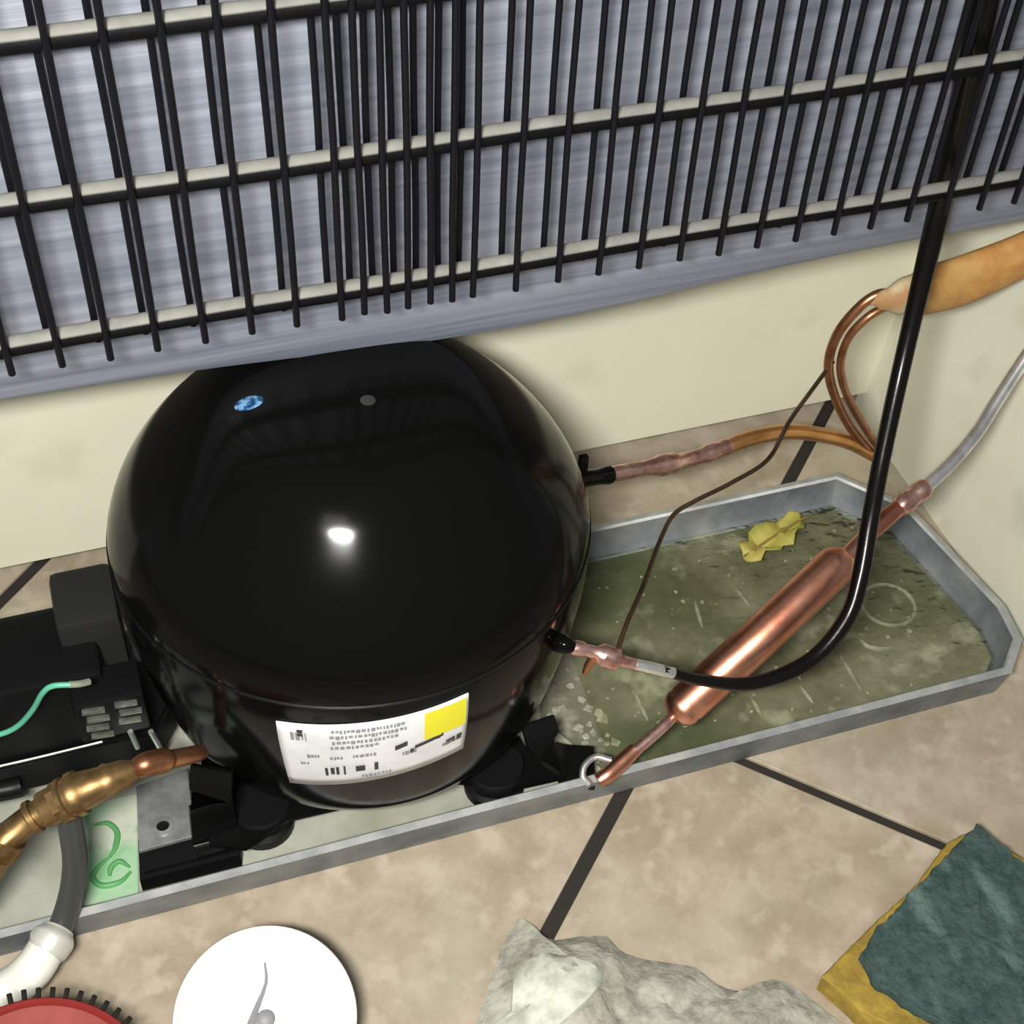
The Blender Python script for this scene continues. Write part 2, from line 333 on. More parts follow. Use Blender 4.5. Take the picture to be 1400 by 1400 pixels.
M_rim = mat('worn_rim', (.26,.28,.28), .5, .2, var=(.42,.43,.41), scale=70, bump=.1, bscale=120)
for j, (a, b) in enumerate(zip(rings, rings[1:])):
    for k in range(n):
        q = (a[k], a[(k+1)%n], b[(k+1)%n], b[k])
        if j in (1, 2, 3): bm2.faces.new([bm2.verts.new(v.co) for v in q])
        else: bm.faces.new(q)
bmesh.ops.remove_doubles(bm2, verts=bm2.verts, dist=1e-6)
tr_ = obj('tray_wall', bm, M_galv, tray)
obj('tray_rim', bm2, M_rim, tray)
M_floor = layer(mat('tray_bottom', (.36,.37,.30), .45, .1, var=(.46,.47,.40), scale=45, bump=.08, bscale=70), (.28,.29,.20), 25, .5, .7, 5.5, .7)
bm = prism(bmesh.new(), inset(rim, .0083), ZF+.0003, ZF+.0015); obj('tray_bottom', bm, M_floor, tray, False)
M_sed = layer(mat('sediment', (.13,.125,.085), .5, var=(.25,.24,.185), scale=34, bump=.5, bscale=70, detail=8), (.40,.39,.32), 60, .56, .68, 7.7, .8)
layer(M_sed, (.075,.095,.045), 20, .5, .66, 3.3, .75)
edge = inset(rim, .0080)
wet = [(.165,-.0688)]+[e for e in edge[1:6]]+[(.165,edge[5][1]),(.160,.01),(.146,-.03)]
bm = bmesh.new(); prism(bm, wet, ZF+.0012, ZF+.0024)
tag(obj('sediment', bm, M_sed, tray, False), 'olive brown silt covering the right half of the tray')
def ridge(pts, r, m=M_galv, name='rib'):
    return obj(name, T(pts, [r*.4, r, r, r*.4], seg=8, n=4, squash=1), m, tray)
M_rib = mat('worn_rib', (.42,.43,.36), .45, .2, var=(.26,.27,.2), scale=160)
for p, q in RIBS:
    p = Vector(p); q = Vector(q)
    ridge([p, p.lerp(q,.33), p.lerp(q,.66), q], .0011, M_rib)
cR = Vector(RING_C)
bm = bmesh.new(); rr_ = .0125
tube(bm, [(cR.x+rr_*math.cos(a), cR.y+rr_*math.sin(a), ZF+.0024) for a in [2*PI*k/24 for k in range(25)]], .0010, seg=8, n=2)
obj('embossed_ring', bm, M_rib, tray)
obj('rib', T(ARC, [.0004,.0013,.0014,.0005], seg=8), M_rib, tray)

bm = bmesh.new(); rnd = random.Random(3)     # flaked paint and grit
def flake(x, y, s):
    a0 = rnd.uniform(0, 6); k = rnd.randint(4, 6)
    vs = [bm.verts.new((x+s*rnd.uniform(.5,1)*math.cos(a0+2*PI*i/k), y+s*rnd.uniform(.5,1)*math.sin(a0+2*PI*i/k), ZF+.0026+rnd.uniform(0,.0008))) for i in range(k)]
    bm.faces.new(vs)
for i in range(46): flake(rnd.uniform(.138,.172), rnd.uniform(-.064,-.015), rnd.uniform(.001,.0036))
for i in range(110): flake(rnd.uniform(.16,.34), rnd.uniform(-.064,.035), rnd.uniform(.0005,.0018))
tag(obj('paint_flakes', bm, mat('flaked_paint', (.40,.39,.31), .6, var=(.20,.19,.13), scale=200), tray, False), 'pale flakes of grit in the tray', kind='stuff')

# thin film of water over the silt
M_water = bpy.data.materials.new('murky_water'); M_water.use_nodes = True; nt = M_water.node_tree
for nd in list(nt.nodes): nt.nodes.remove(nd)
out = nt.nodes.new('ShaderNodeOutputMaterial'); tr = nt.nodes.new('ShaderNodeBsdfTransparent'); tr.inputs[0].default_value = (.90,.92,.82,1)
gl = nt.nodes.new('ShaderNodeBsdfGlossy'); gl.inputs['Roughness'].default_value = .08
fr = nt.nodes.new('ShaderNodeFresnel'); fr.inputs[0].default_value = 1.33; ms = nt.nodes.new('ShaderNodeMixShader')
nz = nt.nodes.new('ShaderNodeTexNoise'); nz.inputs['Scale'].default_value = 18; bp = nt.nodes.new('ShaderNodeBump'); bp.inputs['Strength'].default_value = .25; bp.inputs['Distance'].default_value = .003
nt.links.new(nz.outputs[0], bp.inputs['Height']); nt.links.new(bp.outputs[0], gl.inputs['Normal']); nt.links.new(bp.outputs[0], fr.inputs['Normal'])
nt.links.new(fr.outputs[0], ms.inputs[0]); nt.links.new(tr.outputs[0], ms.inputs[1]); nt.links.new(gl.outputs[0], ms.inputs[2]); nt.links.new(ms.outputs[0], out.inputs[0])
bm = bmesh.new()
wp = inset(rim, .0068); wpts = [(.165,wp[0][1])]+wp[1:6]+[(.19,wp[5][1]),(.17,.0)]
bm.faces.new([bm.verts.new((x, y, ZF+.0036)) for x, y in wpts])
tag(obj('water', bm, M_water, None, False), 'shallow murky water lying in the right half of the tray', 'water', kind='stuff')

# curled leaf lying in the tray
M_leaf = mat('yellow_leaf', (.42,.36,.08), .6, var=(.30,.30,.05), scale=90, bump=.3, bscale=150)
lf = empty('leaf', LEAF_C, 'crumpled yellow-green dead leaf in the wet tray behind the copper drier', 'leaf')
bm = bmesh.new(); A, Bq = Vector(LEAF_A), Vector(LEAF_B); ax = Bq-A; pv = Vector((-ax.y, ax.x, 0)).normalized()
rows = []
for i in range(11):
    t = i/10; wd = .0085*(.35+.65*math.sin(PI*min(1,t*.9+.1)))*(1+.25*math.sin(i*2.3))
    rows.append([bm.verts.new(A+ax*t+pv*wd*s+Vector((0,0,.004+.004*abs(s)+.0025*math.sin(i*1.3+s*2)))) for s in (-1,-.5,0,.5,1)])
for a, b in zip(rows, rows[1:]):
    for k in range(4): bm.faces.new((a[k], a[k+1], b[k+1], b[k]))
l1 = obj('blade', bm, M_leaf, lf); md = l1.modifiers.new('t', 'SOLIDIFY'); md.thickness = .0008
obj('midrib', T([A+Vector((0,0,.006)), A.lerp(Bq,.5)+Vector((0,0,.0068)), Bq+Vector((0,0,.006)), Bq+ax*.15+Vector((0,0,.004))], .0006, seg=6), mat('leaf_rib', (.25,.17,.04), .6), lf)

# ------------------------------------------------------------------ compressor
CX, CY = .0758, .0053
comp = empty('compressor', (CX, CY, ZF), 'large glossy black dome-shaped hermetic compressor with white label in the tray', 'compressor')
PROF = [(.0655,-.2045),(.0750,-.196),(.0822,-.1825),(.0870,-.1610),(.0905,-.1383),(.0920,-.122),(.0916,-.1080),(.0895,-.0990),
        (.0855,-.0895),(.0796,-.0800),(.0716,-.0700),(.0626,-.0605),(.0536,-.0522),(.0440,-.0462),(.0320,-.0432),(.0160,-.0420),(.0001,-.0417)]
def smooth_prof(p, n=5):
    c = spline([(r, 0, z) for r, z in p], n); return [(max(v.x,.0001), v.z) for v in c]
FP = smooth_prof(PROF)
def shell_r(z):
    for (r0,z0),(r1,z1) in zip(FP, FP[1:]):
        if z0 <= z <= z1: return lerp(r0, r1, (z-z0)/(z1-z0+1e-9))
    return FP[-1][0]
low = [p for p in FP if p[1] <= -.104]; top = [p for p in FP if p[1] > -.104]
obj('lower_shell', lathe(bmesh.new(), [(r-.0008, z) for r, z in low], (CX,CY,0), seg=128), M_black, comp)
obj('upper_shell', lathe(bmesh.new(), [(top[0][0]-.0008,-.1068),(top[0][0]+.0002,-.1064)]+top, (CX,CY,0), seg=128, cap1=False), M_black, comp)
bm = bmesh.new()
obj('weld_seam', tube(bm, [(CX+.0908*math.cos(a), CY+.0908*math.sin(a), -.1068) for a in [2*PI*k/48 for k in range(49)]], .0007, seg=6, n=2), M_shell2, comp)
# stud and vent boss on the dome
bm = bmesh.new(); lathe(bm, [(.0045,-.0470),(.0045,-.0435),(.0035,-.0420),(.0012,-.0416)], (STUD[0],STUD[1],.0), seg=20); obj('stud', bm, mat('stud_grey', (.03,.03,.029), .4), comp)
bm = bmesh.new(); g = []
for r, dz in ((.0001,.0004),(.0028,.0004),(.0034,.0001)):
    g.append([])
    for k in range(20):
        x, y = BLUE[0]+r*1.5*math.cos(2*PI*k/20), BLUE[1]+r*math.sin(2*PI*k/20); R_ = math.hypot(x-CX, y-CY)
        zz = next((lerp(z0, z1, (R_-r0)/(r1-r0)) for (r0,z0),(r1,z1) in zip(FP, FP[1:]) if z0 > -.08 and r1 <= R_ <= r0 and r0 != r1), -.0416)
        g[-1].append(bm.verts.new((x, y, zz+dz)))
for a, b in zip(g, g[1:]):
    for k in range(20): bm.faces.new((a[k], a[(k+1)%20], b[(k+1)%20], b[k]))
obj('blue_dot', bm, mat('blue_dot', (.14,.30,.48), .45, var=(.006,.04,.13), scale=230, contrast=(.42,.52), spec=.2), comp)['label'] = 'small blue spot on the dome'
# label
def lab(a, b, off=.0006):
    th = math.radians(lerp(-120.6, -78.0, a)); z = lerp(lerp(-.1166,-.1120,a), lerp(-.1618,-.1486,a), b)
    r = shell_r(z)-.0008+off
    return Vector((CX+r*math.cos(th), CY+r*math.sin(th), z))
def patch(bm, a0, a1, b0, b1, off, na=4, nb=3, skew=0):
    g = [[bm.verts.new(lab(lerp(a0,a1,i/na), lerp(b0,b1,j/nb)-skew*(i/na), off)) for j in range(nb+1)] for i in range(na+1)]
    for i in range(na):
        for j in range(nb): bm.faces.new((g[i][j], g[i+1][j], g[i+1][j+1], g[i][j+1]))
    return bm
lb = obj('label_plate', patch(bmesh.new(), 0, 1, 0, 1, .0007, 28, 8), mat('label_white', (.78,.79,.80), .4, var=(.66,.67,.69), scale=90), comp); lb['label'] = 'white rating label'
md = lb.modifiers.new('t', 'SOLIDIFY'); md.thickness = .0005
obj('label_square', patch(bmesh.new(), .755, .985, .03, .46, .0011, 6, 3), mat('label_yellow', (.78,.70,.02), .5, var=(.70,.66,.03), scale=120), lb)['label'] = 'bright yellow field of the label'
M_ink = mat('ink_black', (.03,.03,.035), .6); M_ink2 = mat('ink_grey', (.26,.26,.27), .6)
bm = bmesh.new(); rnd = random.Random(5)
for b0, a_0, a_1, h in [(.10,.07,.15,.11),(.06,.28,.66,.05),(.14,.27,.66,.05),(.22,.28,.62,.05),(.30,.27,.52,.05),(.43,.14,.21,.06),(.47,.26,.33,.05),(.46,.38,.50,.05),(.56,.10,.15,.04),(.84,.42,.58,.05),(.56,.64,.72,.07),(.66,.86,.97,.06)]:
    a = a_0
    while a < a_1:
        wd = rnd.uniform(.008,.022); patch(bm, a, min(a+wd,a_1), b0, b0+h*rnd.uniform(.7,1.1), .0011, 1, 1); a += wd+rnd.uniform(.004,.010)
pr = obj('fine_print', bm, M_ink2, lb); pr['kind'] = 'stuff'
bm = bmesh.new()
for a0, a1, b0, b1, sk in [(.60,.665,.42,.50,.04),(.705,.86,.50,.56,.06),(.82,.845,.46,.52,0),(.225,.24,.66,.80,0),(.255,.275,.66,.78,0),(.285,.30,.65,.79,0),(.325,.335,.64,.80,0),(.39,.44,.66,.76,0),(.49,.51,.64,.78,0),(.68,.70,.54,.62,0),(.88,.93,.62,.72,.02),(.94,.97,.60,.70,.0),(.105,.135,.06,.15,0)]:
    patch(bm, a0, a1, b0, b1, .0011, 3, 1, sk)
pr = obj('bold_print', bm, M_ink, lb); pr['kind'] = 'stuff'
# mounting plate, feet and rubber grommets
bm = bmesh.new()
pl = [(-.001,-.060),(.012,-.066),(.030,-.058),(.098,-.060),(.118,-.070),(.142,-.071),(.146,-.064),(.130,-.052),(.126,-.02),(.14,.045),(.0,.045),(.004,-.015)]
prism(bm, pl, -.2055, -.2030, .0006); obj('mounting_plate', bm, M_shell2, comp, False)
def grommet(x, y, r=.0125, h=.0165):
    z0 = ZF+.0016
    obj('grommet', lathe(bmesh.new(), [(r*.92,z0),(r,z0+.001),(r*1.02,z0+h*.35),(r*.8,z0+h*.45),(r*.8,z0+h*.55),(r*1.02,z0+h*.65),(r,z0+h*.92),(r*.9,z0+h)], (x,y,0), seg=28), M_rubber, comp)
for x, y in GROM: grommet(x, y)
grommet(.02, .035); grommet(.14, .035)
def foot(pts, wds):
    bm = bmesh.new(); prev = None
    pts = spline(pts, 5)
    for i, p in enumerate(pts):
        u = i/(len(pts)-1)*(len(wds)-1); k = min(int(u), len(wds)-2); wd = lerp(wds[k], wds[k+1], u-k)
        t = pts[min(i+1,len(pts)-1)]-pts[max(i-1,0)]; t.normalize(); sd = t.cross(Vector((0,0,1)))
        if sd.length < .2: sd = Vector((1,.1,0))
        sd.normalize(); nn = sd.cross(t).normalized()
        ring = [bm.verts.new(p+sd*wd*a+nn*.0012*b) for a, b in ((-1,-1),(1,-1),(1,1),(-1,1))]
        if prev:
            for k in range(4): bm.faces.new((prev[k], prev[(k+1)%4], ring[(k+1)%4], ring[k]))
        else: bm.faces.new(ring[::-1])
        prev = ring
    bm.faces.new(prev); return bm
obj('foot', foot(FOOT_L, [.008,.008,.009,.008]), M_shell2, comp)
obj('foot', foot(FOOT_R, [.007,.007,.010,.010]), M_shell2, comp)
bm = bmesh.new(); prism(bm, BLOCK, ZF+.0018, ZF+.012, .002); obj('rubber_block', bm, M_rubber, comp)
bm = bmesh.new(); prism(bm, PLATE, ZF+.0148, ZF+.0168, .0004); wp_ = obj('washer_plate', bm, M_zinc, comp, False); wp_['label'] = 'square grey steel plate with a bolt hole'
bm = bmesh.new(); lathe(bm, [(.0042,ZF+.0165),(.0042,ZF+.0176),(.0026,ZF+.0178),(.0024,ZF+.0170)], HOLE, seg=24, cap0=False, cap1=False); obj('hole_rim', bm, M_zinc, wp_)
bm = bmesh.new(); lathe(bm, [(.0025,ZF+.0165),(.0025,ZF+.01695)], HOLE, seg=20); obj('bolt', bm, M_rubber, wp_)
# relay cover and terminals on the left side
bm = B((-.085, .010, -.1755), (.118, .040, .053), .004); rc = obj('relay_cover', bm, M_plastic, comp)
rc['label'] = 'matte black relay box on the left of the compressor'
bm = B((-.028, .022, -.168), (.024, .03, .060), .003); obj('terminal_cover', bm, mat('grey_black_plastic', (.018,.018,.016), .5, spec=.2, bump=.05, bscale=90), comp)
tb = obj('terminal_block', B(TB_C, (.026, .018, .022), .0015), M_plastic, comp)
M_tin = mat('dull_tin', (.34,.35,.30), .4, .8, var=(.18,.19,.15), scale=200)
for k in range(7):
    r, c = divmod(k, 2)
    p = Vector(TB_C)+Vector((-.006+c*.012+.001*(r%2), -.009-.0008, .0085-r*.0052))
    obj('spade_terminal', B(p, (.0085, .0022, .0017), .0004, Matrix.Rotation(.12,3,'Y')), M_tin, tb)
for p, q in PINS: obj('terminal_pin', T([p, q], .0011, seg=8), M_steel, comp)
obj('cable_sheath', T(SHEATH, .0042, seg=12), M_plastic, comp)
for p in CLAMPS: obj('seam_strip', T(p, .0006, seg=6), M_tin, rc)
st = obj('suction_stub', T(SUCT_STUB, [.0040,.0038,.0036,.0042], seg=16), M_black, comp)
obj('stub_tab', B(STUBTAB, (.004,.003,.010), .0008), M_shell2, comp)
ds = obj('discharge_stub', T(DIS_STUB, [.0042,.0036,.0026], seg=14), M_black, comp)

obj('relay_base', prism(bmesh.new(), RBASE, -.206, -.190, .0015), M_plastic, comp)
# process tube with brass valve
pv_ = empty('service_valve', VALVE_C, 'brass service valve brazed on a copper stub left of the compressor', 'valve')
vp = [Vector(p) for p in VALVE]
obj('copper_stub', T(VSTUB, [.0030,.0032,.0034,.0046,.0044,.0040], seg=16), M_copper_dull, pv_)['label'] = 'reddish copper stub'
def along(pts, prof, m, name, par, seg=20):
    bm = bmesh.new(); c = spline(pts, 12); L = [0]
    for a, b in zip(c, c[1:]): L.append(L[-1]+(b-a).length)
    ps, rs = [], []
    for u, r in prof:
        s = u*L[-1]; i = 0
        while i < len(L)-2 and L[i+1] < s: i += 1
        ps.append(c[i].lerp(c[i+1], (s-L[i])/(L[i+1]-L[i]+1e-12))); rs.append(r)
    rings = []; nrm = Vector((0,0,1))
    for i, p in enumerate(ps):
        j = i
        t = Vector()
        for k in range(1, len(ps)):
            d = ps[min(i+k,len(ps)-1)]-ps[max(i-k,0)]
            if d.length > 1e-4: t = d.normalized(); break
        nrm = (nrm-nrm.dot(t)*t).normalized(); bn = t.cross(nrm)
        rings.append([bm.verts.new(p+rs[i]*(math.cos(a)*nrm+math.sin(a)*bn)) for a in [2*PI*k/seg for k in range(seg)]])
    for a, b in zip(rings, rings[1:]):
        for k in range(seg): bm.faces.new((a[k], a[(k+1)%seg], b[(k+1)%seg], b[k]))
    bm.faces.new(rings[0][::-1]); bm.faces.new(rings[-1])
    return obj(name, bm, m, par)
along(vp, [(0,.0036),(.05,.0052),(.10,.0056),(.12,.0064),(.14,.0058),(.24,.0070),(.245,.0080),(.275,.0082),(.28,.0070),(.30,.0070),(.305,.0078),(.325,.0078),(.33,.0066),(.42,.0066),(.425,.0050),(.46,.0050),(.465,.0062),(.49,.0062),(.495,.0050),(.6,.0052),(.61,.0066),(.70,.0068),(.71,.0056),(.85,.0058),(1,.0058)], M_brass, 'valve_body', pv_)
for p in VNUTS: 
    d = Vector(p[1])-Vector(p[0])
    bm = bmesh.new(); lathe(bm, [(.0064,0),(.0076,.0008),(.0076,d.length-.0008),(.0064,d.length)], p[0], axis_to(d), seg=6); obj('hex_nut', bm, M_brass, pv_, False)
# hose from the valve down to the floor
hs = empty('service_hose', HOSE_C, 'dark grey hose with white sleeve curving out of the tray at bottom left', 'hose')
obj('hose', T(HOSE_B, .0046, seg=18), mat('grey_hose', (.045,.047,.045), .38, bump=.05, bscale=120), hs)
obj('sleeve', T(HOSE_W, [.0070,.0074,.0078,.0078], seg=18), mat('white_sleeve', (.80,.80,.70), .4, var=(.6,.62,.6), scale=60), hs)['label'] = 'white hose sleeve'
obj('ferrule', T(HOSE_F, [.0060,.0082,.0082,.0070], seg=18), mat('pale_ferrule', (.62,.62,.56), .35, .3), hs)['label'] = 'pale ferrule ring'
# card with green smears
M_card = mat('smeared_card', (.46,.50,.40), .6, var=(.55,.58,.48), scale=50); layer(M_card, (.13,.36,.13), 38, .53, .60, 2.9, .9); layer(M_card, (.24,.50,.27), 22, .5, .6, 6.1, .7)
bm = prism(bmesh.new(), CARD, ZF+.0016, ZF+.0030, .0003); tag(obj('card', bm, M_card, None, False), 'pale card smeared with green lying in the tray beside the grey steel plate', 'card')
cdo = bpy.data.objects['card']
M_gp = mat('green_print', (.06,.27,.07), .6, var=(.12,.36,.13), scale=90)
for s in SWIRL: obj('green_mark', T([(x, y, ZF+.0030) for x, y in s], [.0006,.0012,.0013,.0007], seg=8, squash=1), M_gp, cdo)
# green earth wire
gw = empty('earth_wire', GREEN[0], 'thin green insulated wire curving over the black relay box', 'wire')
obj('insulation', T(GREEN, .0011, seg=10), mat('green_insulation', (.10,.42,.27), .4), gw)
obj('crimp', T(GREEN_TIP, .0013, seg=10), mat('crimp_tin', (.55,.60,.48), .35, .7), gw)['label'] = 'pale crimped end'

# ------------------------------------------------------------------ copper suction line and its insulation
sl = empty('suction_line', SUCT[0], 'copper suction pipe running right from the compressor to an orange sleeve', 'pipe')
along(SUCT, [(0,.0034),(.02,.0034),(.05,.0036),(.13,.0034),(.17,.0040),(.19,.0050),(.235,.0050),(.25,.0038),(.33,.0036),(.345,.0042),(.37,.0042),(.385,.0036),(.40,.0042),(.42,.0036)], M_braze, 'brazed_socket', sl)['label'] = 'pinkish brazed copper socket'
along(SUCT, [(.40,.0034)]+[(.42+.58*i/24,.0036) for i in range(25)], mat('orange_copper', (.72,.36,.14), .3, .85, var=(.5,.24,.08), scale=60), 'bend', sl)
obj('riser', T(RISE_A, .0022, seg=12), M_copper_dull, sl)
obj('riser', T(RISE_B, .0019, seg=12), M_copper_dull, sl)
M_foam = layer(mat('orange_foam', (.36,.15,.03), .7, var=(.52,.28,.085), scale=70, bump=.25, bscale=60), (.40,.27,.09), 30, .5, .65, 5.1, .7)
fo = obj('insulation_sleeve', T(SLEEVE[2:], SLEEVE_R[2:], seg=24, squash=.55, n=8), M_foam, sl); fo['label'] = 'tapered orange insulation sleeve'
fo = obj('sleeve_tip', T(SLEEVE[:4], [r*1.03 for r in SLEEVE_R[:3]]+[SLEEVE_R[3]*.9], seg=24, squash=.55, n=8), layer(mat('beige_foam', (.42,.33,.18), .7, var=(.5,.42,.27), scale=60), (.36,.15,.03), 40, .5, .6, 1.4, .7), sl); fo['label'] = 'beige tip of the sleeve'
# ------------------------------------------------------------------ black discharge tube
dt = empty('discharge_tube', DISCH[-1], 'long black steel tube dropping behind the grid and hooking left to the compressor', 'pipe')
obj('tube', T(DISCH, [.0055,.0055,.0053,.0044,.0037,.0036,.0036,.0036,.0035,.0033,.0029,.0024,.0021], seg=16), mat('black_tube', (.004,.0035,.003), .24, spec=.25, bump=.05, bscale=150), dt)
along(DJOINT, [(0,.0024),(.08,.0030),(.16,.0030),(.2,.0023),(.34,.0025),(.40,.0044),(.62,.0044),(.68,.0026),(.8,.0022),(1,.0021)], M_braze, 'brazed_joint', dt)['label'] = 'shiny brazed copper joint'
obj('stub', T(DSTUB, [.0022,.0018,.0013], seg=10), M_copper_dull, dt)['label'] = 'short copper branch stub'
obj('sleeve_end', T(DTIP, [.0022,.0023,.0022], seg=12), M_steel, dt)['label'] = 'bare metal length next to the joint'
# ------------------------------------------------------------------ filter drier
fd = empty('filter_drier', DRIER[0], 'fat copper filter drier slanting over the wet tray behind the black tube', 'filter drier')
along(DRIER, [(0,.0030),(.015,.0058),(.035,.0076),(.06,.0084),(.075,.0080),(.085,.0085),(.5,.0087),(.93,.0086),(.95,.0078),(.985,.0055),(1,.0034)], M_copper, 'body', fd, 32)
obj('inlet_tube', T(DR_IN, .0024, seg=14), M_braze, fd)
obj('pinched_end', T(DR_PINCH, [.0030,.0034,.0034,.0030], seg=12), M_copper, fd)
obj('charging_stub', T(DR_STUB, .0014, seg=10), M_steel, fd)
obj('outlet_tube', T(DR_OUT, [.0034,.0036,.0040,.0036,.0034], seg=14), M_copper, fd)
along(DR_NUT, [(0,.0036),(.1,.0046),(.35,.0048),(.45,.0040),(.6,.0040),(.7,.0046),(.9,.0044),(1,.0032)], M_braze, 'brazed_collar', fd)
obj('silver_tube', T(DR_SILV, [.0032,.0030,.0030,.0030,.0030,.0030], seg=14), M_steel, fd)['label'] = 'bright silver tube leaving the drier'
# ------------------------------------------------------------------ capillary
ct = empty('capillary_tube', CAPI[0], 'hair-thin dark copper capillary wandering from the risers to the joint', 'pipe')
obj('tube', T(CAPI, .0010, seg=8), mat('dark_capillary', (.085,.045,.022), .4, .6, var=(.03,.02,.012), scale=60), ct)

# ------------------------------------------------------------------ gauges on the floor
def gauge(name, label, c, nrm, R, depth, face_m, rim_m, case_m, needle=None, ticks=40, arc=(0,360), tick_r=(.80,.92), tick_m=None, tick_w=.0007, rimw=.06):
    g = empty(name, c, label, 'gauge'); n = Vector(nrm).normalized(); M = axis_to(n); c = Vector(c)
    # face frame: up = image-like up direction on the face
    upv = (Vector((0,0,1))-n*n.z).normalized(); rt = upv.cross(n)
    bm = bmesh.new(); lathe(bm, [(R*.75,-depth),(R*.96,-depth*.9),(R*1.0,-depth*.4),(R*1.0,-.001)], c, M, seg=64); obj('case', bm, case_m, g)
    bm = bmesh.new(); lathe(bm, [(R*1.0,-.0012),(R*1.02,.0005),(R*1.01,.0016),(R*(1-rimw*.5),.0020),(R*(1-rimw),.0012),(R*(1-rimw),-.0005)], c, M, seg=72, cap0=False, cap1=False); rmo = obj('bezel', bm, rim_m, g)
    bm = bmesh.new(); lathe(bm, [(R*(1-rimw*.8),-.0008),(R*(1-rimw*.8),-.0002)], c, M, seg=64); fc = obj('dial', bm, face_m, g)
    bm = bmesh.new()
    for k in range(ticks):
        a = math.radians(lerp(arc[0], arc[1], k/max(1,ticks-1))); d = rt*math.cos(a)+upv*math.sin(a); s = n.cross(d)
        p0, p1 = c+d*R*tick_r[0]+n*.0001, c+d*R*tick_r[1]+n*.0001; w2 = tick_w*(1.6 if k%5 == 0 else 1)/2
        vs = [p0-s*w2, p1-s*w2, p1+s*w2, p0+s*w2]; hi = [bm.verts.new(v+n*.0003) for v in vs]; bm.faces.new(hi)
    t = obj('scale_marks', bm, tick_m, fc, False); t['kind'] = 'stuff'
    return g, c, n, upv, rt
M_white = mat('white_dial', (.86,.86,.86), .35, var=(.80,.80,.81), scale=50)
g, c, n, upv, rt = gauge('pressure_gauge', 'round white-faced pressure gauge with grey needle on the tan floor', WG_C, WG_N, WG_R, .016, M_white, mat('pale_bezel', (.66,.64,.63), .35), mat('dark_case', (.10,.10,.11), .4), ticks=36, arc=(-40,220), tick_r=(.80,.88), tick_m=mat('pale_ticks', (.62,.63,.64), .6), tick_w=.0005)
def on(p): return c+rt*p[0]*WG_R+upv*p[1]*WG_R+n*.0012
bm = bmesh.new(); nd = [on(p) for p in NEEDLE]
tube(bm, nd, [.00035,.0006,.0012,.0018], seg=6, n=3); obj('needle', bm, mat('grey_needle', (.24,.24,.25), .5), g)
bm = bmesh.new(); lathe(bm, [(.0032,-.0003),(.0032,.0022),(.0022,.0028)], on((0,0))-n*.001, axis_to(n), seg=20); obj('hub', bm, mat('hub', (.2,.2,.21), .5), g)
M_red = mat('red_dial', (.27,.055,.045), .5, var=(.21,.035,.03), scale=40, spec=.1)
M_rt = mat('tan_ring', (.46,.38,.26), .5); M_bt = mat('black_ticks', (.006,.005,.003), .6, spec=.1)
g2, c, n, upv, rt = gauge('red_gauge', 'red round gauge edged with black teeth in the bottom left corner', RG_C, RG_N, RG_R, .014, M_red, mat('red_edge', (.20,.022,.018), .5, spec=.1), M_rt, ticks=0, tick_m=M_bt, rimw=.05)
for k in range(56):     # the toothed boot round the gauge
    a = 2*PI*k/56; d = rt*math.cos(a)+upv*math.sin(a); s = n.cross(d)
    Mr = Matrix((d, s, n)).transposed()
    obj('tooth', B(c+d*(RG_R*1.02+.0016)-n*.001, (.0034, .0018, .004), .0004, Mr), M_bt, g2)

# ------------------------------------------------------------------ scouring sponge
sp = empty('sponge', SPONGE_C, 'yellow sponge with worn dark green scouring face in the lower right corner', 'sponge')
def rough_slab(poly, z0, z1, amp, res=.0022, sub=6, top_amp=.0006, seed=0):
    P = []
    n = len(poly)
    for i in range(n):
        a, b = Vector(poly[i]), Vector(poly[(i+1)%n]); m = max(1, int((b-a).length/res))
        for k in range(m):
            p = a.lerp(b, k/m); q = noise.noise(Vector((p.x*260+seed, p.y*260, 1)))*amp
            d = (b-a).normalized(); P.append((p.x-d.y*q, p.y+d.x*q))
    bm = bmesh.new(); c = Vector((sum(p[0] for p in P)/len(P), sum(p[1] for p in P)/len(P)))
    lo = [bm.verts.new((x, y, z0)) for x, y in P]; hi = [bm.verts.new((x, y, z1-.0008)) for x, y in P]
    N = len(P); rings = [hi]
    for f in (.985,.95,.9,.82,.73,.63,.52,.41,.3,.2,.1):
        rings.append([bm.verts.new((c.x+(x-c.x)*f, c.y+(y-c.y)*f, z1+top_amp*noise.noise(Vector((x*f*300+seed, y*f*300, f*9))))) for x, y in P])
    for a, b in zip([lo]+rings, rings):
        for k in range(N): bm.faces.new((a[k], a[(k+1)%N], b[(k+1)%N], b[k]))
    bm.faces.new(rings[-1]); bm.faces.new(lo[::-1]); return bm
M_sponge = mat('yellow_foam', (.34,.23,.03), .8, var=(.22,.145,.02), scale=130, bump=.5, bscale=220)
M_scour = layer(mat('green_scourer', (.020,.048,.043), .85, var=(.050,.085,.076), scale=170, bump=.8, bscale=320, detail=8), (.13,.20,.18), 70, .56, .66, 3.7, .6, (1,.35,1))
obj('foam', rough_slab(FOAM_P, ZF+.0003, ZF+.0112, .0006, seed=3), M_sponge, sp)
obj('scouring_pad', rough_slab(PAD_P, ZF+.0112, ZF+.0162, .0014, top_amp=.0012, seed=9), M_scour, sp)

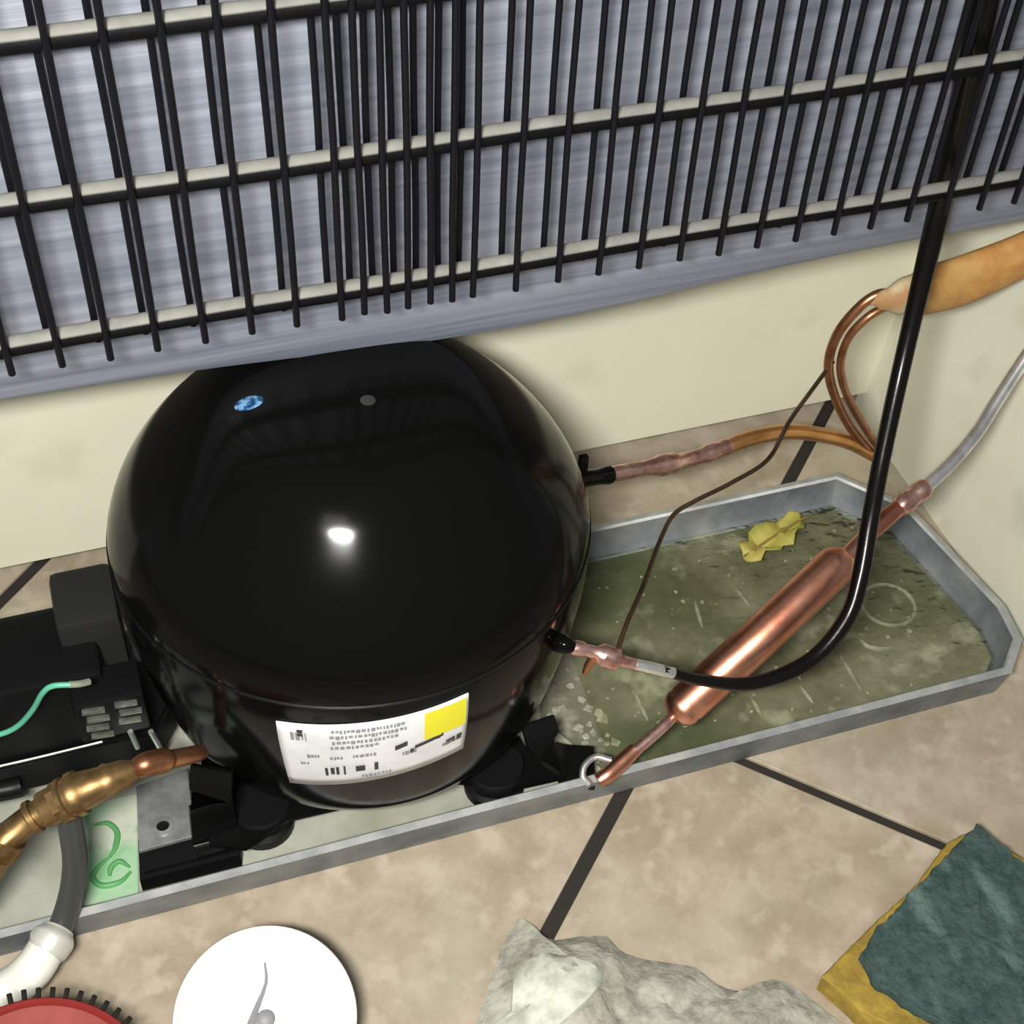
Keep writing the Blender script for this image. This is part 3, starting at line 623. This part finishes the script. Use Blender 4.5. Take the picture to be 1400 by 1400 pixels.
# ------------------------------------------------------------------ crumpled cloth
M_cloth = layer(mat('grey_cloth', (.36,.345,.285), .8, var=(.20,.195,.155), scale=170, bump=.7, bscale=230, detail=8), (.46,.46,.39), 60, .50, .60, 8.3, .6)
bm = bmesh.new(); poly = [Vector(p) for p in CLOTH]; c2 = Vector(CLOTH_C); N = 120; ring0 = []
cum = [0]
for a, b in zip(poly, poly[1:]+poly[:1]): cum.append(cum[-1]+(b-a).length)
for k in range(N):
    s = cum[-1]*k/N; i = 0
    while cum[i+1] < s: i += 1
    ring0.append(poly[i].lerp(poly[(i+1)%len(poly)], (s-cum[i])/(cum[i+1]-cum[i])))
def cloth_h(p, f):
    b = LUMP; d = (Vector(p)-Vector(b)).length
    h = .0025+.009*(1-f)**.5*(0.4+.6*abs(noise.noise(Vector((p[0]*45, p[1]*45, 3)))))+.0025*noise.noise(Vector((p[0]*160, p[1]*160, 7)))
    h += .008*math.exp(-(d/.016)**2)*(1-f**6)
    return max(.0008, h*(1-f**10*.75))
rings = [[bm.verts.new((p.x, p.y, ZF+.0003)) for p in ring0]]
for f in (1.0,.97,.93,.88,.82,.75,.67,.58,.49,.4,.31,.22,.14,.07):
    rings.append([bm.verts.new((*(q := c2.lerp(p, f)), ZF+cloth_h(q, f))) for p in ring0])
for a, b in zip(rings, rings[1:]):
    for k in range(N): bm.faces.new((a[k], a[(k+1)%N], b[(k+1)%N], b[k]))
bm.faces.new(rings[-1]); bm.faces.new(rings[0][::-1])
cl = obj('cloth', bm, M_cloth, None); tag(cl, 'crumpled pale grey cloth lump on the floor between gauge and sponge', 'cloth')
bm = bmesh.new(); n_ = 22
pch = [Vector(p) for p in CLOTH_W]; cc = sum(pch, Vector((0,0)))/len(pch)
def cz(q):
    # height of the cloth at q from the ring nearest in direction
    d = Vector(q)-c2; best = 1
    for p in ring0:
        e = p-c2
        if abs(d.angle_signed(e, 9)) < .06: best = d.length/e.length; break
    return ZF+cloth_h(q, min(1,best))
pp = spline([(p.x, p.y, 0) for p in pch+[pch[0]]], 4)[:-1]
rg = []
for f in (1,.94,.75,.5,.25):
    rg.append([bm.verts.new((*(q := cc.lerp(Vector((p.x,p.y)), f)), cz(q)+(.0014 if f < 1 else -.001))) for p in pp])
for a, b in zip(rg, rg[1:]):
    for k in range(len(pp)): bm.faces.new((a[k], a[(k+1)%len(pp)], b[(k+1)%len(pp)], b[k]))
bm.faces.new(rg[-1])
obj('white_patch', bm, mat('white_patch', (.36,.37,.30), .75, var=(.58,.60,.51), scale=130, bump=.4, bscale=120), cl)['label'] = 'whiter patch of the cloth'
